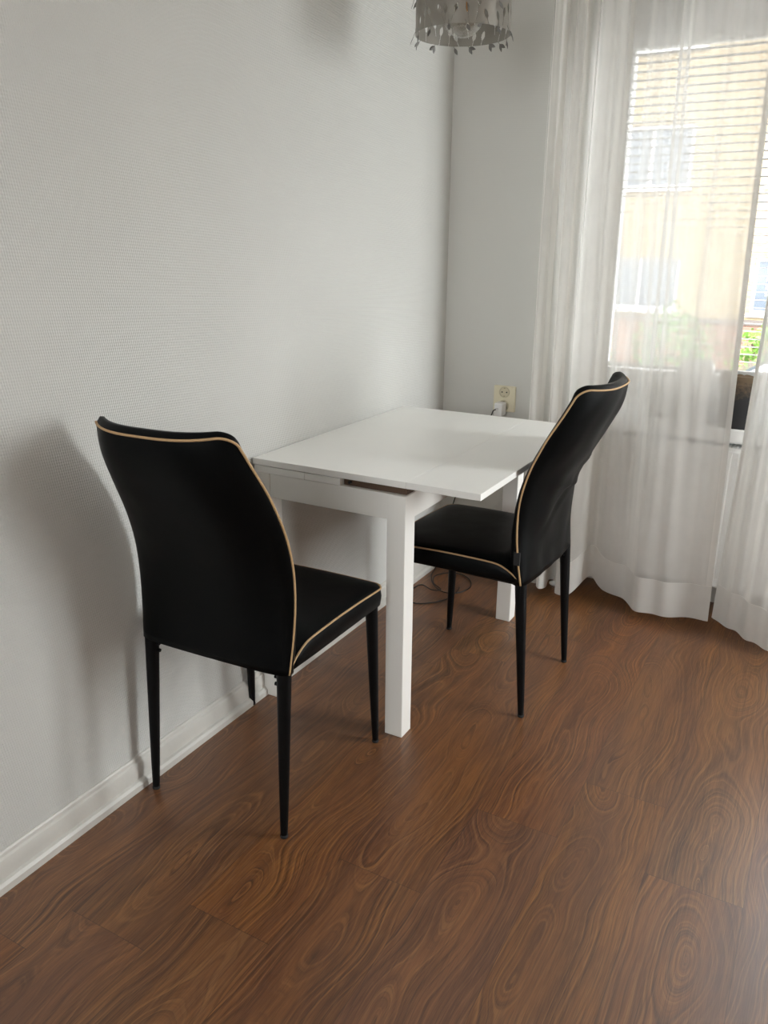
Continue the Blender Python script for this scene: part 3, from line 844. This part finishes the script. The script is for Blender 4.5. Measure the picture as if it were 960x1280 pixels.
for x in (RX0 + .02, RX1 - .04):
    bm = bmesh.new()
    lathe(bm, [(.024, 0), (.024, .005), (.014, .010), (.009, .014), (.009, .03), (.009, .16)], 24, (x, 1.255 + .012, 0))
    P('floor_stand', bm, M['rad'], smooth=True, angle=40)

# ------------------------------------------------------------------ sill objects
va = tag(empty('vase', (.950, 1.303, .70)), 'white round shouldered vase on the window sill behind the curtain', 'vase')
bm = bmesh.new(); lathe(bm, [(.052, 0), (.056, .004), (.050, .012), (.050, .04), (.055, .09), (.060, .14), (.062, .185), (.059, .212), (.050, .228), (.036, .233), (.032, .232), (.032, .21), (.04, .18), (.03, .03), (.01, .025)], 40)
obj('vase_body', bm, M['vase'], va, smooth=True)
po = tag(empty('flower_pot', (1.095, 1.345, .70)), 'black square flower pot of dry soil on the window sill in the curtain gap', 'pot')
bm = bmesh.new()
def sq(h, z, r=.012):
    out = []
    for (sx, sy, a0) in ((1, 1, 0), (-1, 1, 90), (-1, -1, 180), (1, -1, 270)):
        for k in range(5):
            a = math.radians(a0 + 90 * k / 4); out.append(bm.verts.new((sx * (h - r) + r * math.cos(a), sy * (h - r) * .68 + r * math.sin(a) , z)))
    return out
rg = [sq(.050, 0), sq(.052, .004), sq(.060, .155), sq(.065, .156), sq(.0665, .183), sq(.061, .184), sq(.056, .15), sq(.047, .01)]
for a, b in zip(rg, rg[1:]):
    for k in range(20): bm.faces.new((a[k], a[(k+1) % 20], b[(k+1) % 20], b[k]))
bm.faces.new(rg[0][::-1]); bm.faces.new(rg[-1])
obj('pot_body', bm, M['pot'], po)
bm = bmesh.new(); g = []
for j in range(13):
    row = []
    for i in range(17):
        x = -.058 + .116 * i / 16; y = -.037 + .074 * j / 12
        row.append(bm.verts.new((x, y, .172 + .012 * (1 - (x / .06) ** 2) * (1 - (y / .04) ** 2) + .006 * mnoise.noise(Vector((x * 70, y * 70, 2))))))
    g.append(row)
for a, b in zip(g, g[1:]):
    for k in range(16): bm.faces.new((a[k], a[k+1], b[k+1], b[k]))
obj('soil', bm, M['soil'], po, smooth=True)

# ------------------------------------------------------------------ outside
ZS = -1.25
bm = bmesh.new(); box(bm, -22, 26, 1.9, 24, ZS - .2, ZS)
struct(obj('street', bm, M['asphalt']), 'grey street between the window and the brick building', 'street')
bd = tag(empty('apartment_building', (0, 18, ZS)), 'cream brick apartment building across the street seen through the blinds', 'building')
P = lambda name, bm, m, **k: part(name, bm, m, bd, **k)
rows = [(-.016, 1.15), (2.61, 3.90), (5.34, 6.62)]
cols = [(-3.52 + 3.10 * k, -1.98 + 3.10 * k) for k in range(-4, 3)]
BX0, BX1, BZ1 = -17.2, 4.9, 7.6
bm = bmesh.new()
xs = [BX0] + [v for c in cols for v in c] + [BX1]; zs_ = [.0 - .15] + [v for c in rows for v in c] + [BZ1]
for i in range(len(xs) - 1):
    for j in range(len(zs_) - 1):
        if i % 2 == 1 and j % 2 == 1: continue
        box(bm, xs[i], xs[i+1], 18, 18.25, zs_[j], zs_[j+1])
bmesh.ops.remove_doubles(bm, verts=bm.verts, dist=.001)
P('facade', bm, M['facade'])
bm = bmesh.new(); box(bm, BX0, BX1, 17.97, 18.25, ZS, -.26); P('plinth', bm, M['plinth'])
bm = bmesh.new(); box(bm, BX0, BX1, 17.93, 18.25, -.26, -.15); P('stone_band', bm, M['dark_band'])
bm = bmesh.new(); box(bm, BX0, BX1, 18.25, 26, ZS, BZ1); P('block', bm, M['facade'])
bm = bmesh.new()
v = [bm.verts.new(p) for p in ((BX0 - .3, 17.7, BZ1), (BX1 + .3, 17.7, BZ1), (BX1 + .3, 22, BZ1 + 1.6), (BX0 - .3, 22, BZ1 + 1.6), (BX0 - .3, 26.3, BZ1), (BX1 + .3, 26.3, BZ1))]
for f in ((0, 1, 2, 3), (3, 2, 5, 4), (0, 3, 4), (1, 5, 2), (0, 4, 5, 1)): bm.faces.new([v[k] for k in f])
P('roof', bm, M['roof'])
for (z0, z1) in rows:
    for (a, b) in cols:
        if b < -8 or a > 9: continue
        bm = bmesh.new()
        box(bm, a, a + .07, 18.10, 18.18, z0, z1); box(bm, b - .07, b, 18.10, 18.18, z0, z1); box(bm, a + .07, b - .07, 18.10, 18.18, z0, z0 + .07); box(bm, a + .07, b - .07, 18.10, 18.18, z1 - .07, z1)
        box(bm, a + .62, a + .69, 18.10, 18.18, z0 + .07, z1 - .07)
        box(bm, a - .05, b + .05, 17.94, 18.10, z0 - .07, z0)
        f = P('window', bm, M['winframe'])
        bm = bmesh.new(); box(bm, a + .05, b - .05, 18.135, 18.15, z0 + .05, z1 - .05); 
        for vv in bm.verts: vv.co -= bd.location
        obj('pane', bm, M['winglass'], f)

def shrub(x, y, h, w, m, label, n=900, seed=1):
    r = tag(empty('shrub', (x, y, ZS)), label, 'shrub', 'shrubs in front of the brick building')
    rg = random.Random(seed)
    bm = bmesh.new()
    for k in range(7):
        a = rg.uniform(0, 6.28); tube(bm, spline([(0, 0, 0), (.12 * w * math.cos(a), .12 * w * math.sin(a), h * .35), (.35 * w * math.cos(a), .3 * w * math.sin(a), h * .8)], 4), [.02] * 8 + [.006], 6)
    obj('stems', bm, M['bark'], r)
    bm = bmesh.new()
    for k in range(n):
        th = rg.uniform(0, 2 * PI); ph = math.acos(rg.uniform(-1, 1)); q = rg.uniform(.35, 1) ** .6
        lump = 1 + .25 * mnoise.noise(Vector((math.cos(th) * 2, math.sin(th) * 2, ph * 2 + seed)))
        p = Vector((math.cos(th) * math.sin(ph) * w * .5, math.sin(th) * math.sin(ph) * w * .45, math.cos(ph) * h * .45)) * q * lump + Vector((0, 0, h * .54))
        d = Vector((rg.gauss(0, 1), rg.gauss(0, 1), rg.gauss(.2, .7))).normalized(); s = d.cross(Vector((rg.gauss(0, 1), rg.gauss(0, 1), rg.gauss(0, 1)))).normalized()
        L = rg.uniform(.08, .15)
        vs = [bm.verts.new(p), bm.verts.new(p + d * L * .5 + s * L * .28), bm.verts.new(p + d * L), bm.verts.new(p + d * L * .5 - s * L * .28)]
        bm.faces.new(vs)
    obj('foliage', bm, m, r)
shrub(-2.6, 12.4, 1.45, 1.3, M['leaf2'], 'low green shrub below the far window seen at the left side of the blind', seed=2)
shrub(-.95, 12.0, 1.75, 1.3, M['leaf2'], 'green shrub right of the low one, behind the curtain', seed=3)
shrub(.60, 11.6, 1.60, 1.3, M['leaf'], 'bright yellow green shrub behind the white car, in the curtain gap', seed=4)

car = tag(empty('car', (1.30, 9.0, ZS)), 'white car parked in the street seen through the curtain gap', 'car')
def loft(bm, prof, y0, y1, inset):
    n = len(prof); rings = []
    for yy, s in ((y0, inset), (y0 + .12, 0), (y1 - .12, 0), (y1, inset)):
        cz = sum(p[1] for p in prof) / n; cx = sum(p[0] for p in prof) / n
        rings.append([bm.verts.new((px + (cx - px) * s, yy, pz + (cz - pz) * s)) for px, pz in prof])
    for a, b in zip(rings, rings[1:]):
        for k in range(n): bm.faces.new((a[k], a[(k+1) % n], b[(k+1) % n], b[k]))
    bm.faces.new(rings[0]); bm.faces.new(rings[-1][::-1])
bm = bmesh.new(); loft(bm, [(-2.1, .28), (-2.12, .55), (-2.0, .78), (-1.75, .86), (-1.2, .92), (1.85, .98), (2.05, .90), (2.1, .55), (2.05, .28), (1.6, .24), (-1.6, .24)], -.86, .86, .04); obj('car_body', bm, M['carp'], car)
bm = bmesh.new(); loft(bm, [(-1.25, .90), (-.55, 1.36), (-.2, 1.44), (.9, 1.46), (1.5, 1.36), (1.95, .95)], -.78, .78, .10); obj('car_cabin', bm, M['carp'], car)
for s in (-1, 1):
    bm = bmesh.new(); v = [bm.verts.new((x, s * .785, z)) for x, z in ((-.98, .98), (-.45, 1.31), (.35, 1.37), (.35, .99))]; w = [bm.verts.new(q.co + Vector((0, -s * .06, 0))) for q in v]
    bm.faces.new(v); bm.faces.new(w[::-1])
    for k in range(4): bm.faces.new((v[k], v[(k+1) % 4], w[(k+1) % 4], w[k]))
    v = [bm.verts.new((x, s * .785, z)) for x, z in ((.43, .99), (.43, 1.37), (1.05, 1.35), (1.5, 1.02))]; w = [bm.verts.new(q.co + Vector((0, -s * .06, 0))) for q in v]
    bm.faces.new(v); bm.faces.new(w[::-1])
    for k in range(4): bm.faces.new((v[k], v[(k+1) % 4], w[(k+1) % 4], w[k]))
    obj('side_window', bm, M['carg'], car)
bm = bmesh.new(); v = [bm.verts.new(p) for p in ((-1.19, -.66, .96), (-1.19, .66, .96), (-.60, .58, 1.345), (-.60, -.58, 1.345))]; w = [bm.verts.new(q.co + Vector((.05, 0, -.06))) for q in v]
for q in v: q.co += Vector((-.012, 0, .016))
bm.faces.new(v); bm.faces.new(w[::-1])
for k in range(4): bm.faces.new((v[k], v[(k+1) % 4], w[(k+1) % 4], w[k]))
obj('windscreen', bm, M['carg'], car)
for wx in (-1.32, 1.28):
    for s in (-1, 1):
        bm = bmesh.new(); lathe(bm, [(.2, -.1), (.30, -.1), (.325, -.07), (.325, .07), (.30, .1), (.2, .1)], 28)
        for vv in bm.verts: vv.co = Vector((wx + vv.co.x, s * .80 + vv.co.z, .325 + vv.co.y))
        wh = obj('wheel', bm, M['tyre'], car)
        bm = bmesh.new(); lathe(bm, [(.05, -.108), (.19, -.102), (.19, .102), (.05, .108)], 20)
        for vv in bm.verts: vv.co = Vector((wx + vv.co.x, s * .80 + vv.co.z, .325 + vv.co.y))
        obj('hubcap', bm, M['chrome'], wh)
for s in (-1, 1):
    bm = bmesh.new(); box(bm, -2.08, -1.86, s * .66 - .14, s * .66 + .14, .66, .78, .03); obj('headlight', bm, M['chrome'], car)

# ------------------------------------------------------------------ light
SKY0 = 2.7
SKY_LOBES = [((.92, .05, .32), 10.0), ((-.1, -.95, .30), 4.4), ((.35, .60, .72), 7.0)]        # overcast sky, bright lobes added to feed the window openings
wd = bpy.data.worlds.new('overcast_sky'); S.world = wd; wd.use_nodes = True
nt = wd.node_tree; nt.nodes.clear()
o = nt.nodes.new('ShaderNodeOutputWorld'); bg = nt.nodes.new('ShaderNodeBackground')
tcw = nt.nodes.new('ShaderNodeTexCoord')
val = None
for vec, amp in SKY_LOBES:          # broad lobes added to steer sky light into the room
    dot = nt.nodes.new('ShaderNodeVectorMath'); dot.operation = 'DOT_PRODUCT'; dot.inputs[1].default_value = Vector(vec).normalized()
    nt.links.new(tcw.outputs['Generated'], dot.inputs[0])
    mx = nt.nodes.new('ShaderNodeMath'); mx.operation = 'MAXIMUM'; mx.inputs[1].default_value = 0; nt.links.new(dot.outputs['Value'], mx.inputs[0])
    pw = nt.nodes.new('ShaderNodeMath'); pw.operation = 'POWER'; pw.inputs[1].default_value = 3; nt.links.new(mx.outputs[0], pw.inputs[0])
    ma = nt.nodes.new('ShaderNodeMath'); ma.operation = 'MULTIPLY_ADD'; ma.inputs[1].default_value = amp; ma.inputs[2].default_value = SKY0
    if val is not None: nt.links.new(val, ma.inputs[2])
    nt.links.new(pw.outputs[0], ma.inputs[0]); val = ma.outputs[0]
nt.links.new(val, bg.inputs[1])
bg.inputs[0].default_value = (.95, .97, .97, 1)
nt.links.new(bg.outputs[0], o.inputs[0])
sun = bpy.data.lights.new('sun', 'SUN'); sun.energy = 2.4; sun.angle = math.radians(6); sun.color = (1, .96, .90)
so = link(bpy.data.objects.new('sun', sun)); so.location = (0, -6, 12)      # behind the house, on the facade across the street
so.rotation_euler = Vector((.25, 1.0, -.85)).to_track_quat('-Z', 'Y').to_euler()
# sampling guide for sky light through the window opening
def portal(loc, rot, sx, sy):
    pl = bpy.data.lights.new('window_portal', 'AREA'); pl.shape = 'RECTANGLE'; pl.size = sx; pl.size_y = sy; pl.cycles.is_portal = True
    p = link(bpy.data.objects.new('window_portal', pl)); p.location = loc; p.rotation_euler = rot
portal(((WX0 + WX1) / 2, 1.54, (WZ0 + WZ1) / 2), (-PI / 2, 0, 0), WX1 - WX0, WZ1 - WZ0)
portal(((HX0 + HX1) / 2, Y0 - .14, (HZ0 + HZ1) / 2), (PI / 2, 0, 0), HX1 - HX0, HZ1 - HZ0)
portal((X1 + .14, (GY0 + GY1) / 2, (GZ0 + GZ1) / 2), (0, PI / 2, 0), GZ1 - GZ0, GY1 - GY0)

# ------------------------------------------------------------------ camera
cd = bpy.data.cameras.new('camera'); cam = link(bpy.data.objects.new('camera', cd))
F = Vector((-.4599271608, .8305781635, -.3140173896)); R = Vector((.8734383287, .4868611957, .0084653501)); U = Vector((-.159914, .2703813796, .94937949))
cam.matrix_world = Matrix(((R.x, U.x, -F.x, 1.361189), (R.y, U.y, -F.y, -1.696894), (R.z, U.z, -F.z, 1.293326), (0, 0, 0, 1)))
cd.sensor_fit = 'VERTICAL'; cd.sensor_height = 24; cd.lens = 24 * 998.2345 / 1280; cd.clip_start = .02; cd.clip_end = 200
S.camera = cam
vs = S.view_settings; vs.view_transform = 'Standard'; vs.look = 'None'; vs.gamma = 1; vs.use_curve_mapping = False; vs.exposure = 0.66
S.cycles.max_bounces = 14; S.cycles.diffuse_bounces = 8; S.cycles.transparent_max_bounces = 24; S.cycles.sample_clamp_indirect = 8
S.cycles.use_denoising = True
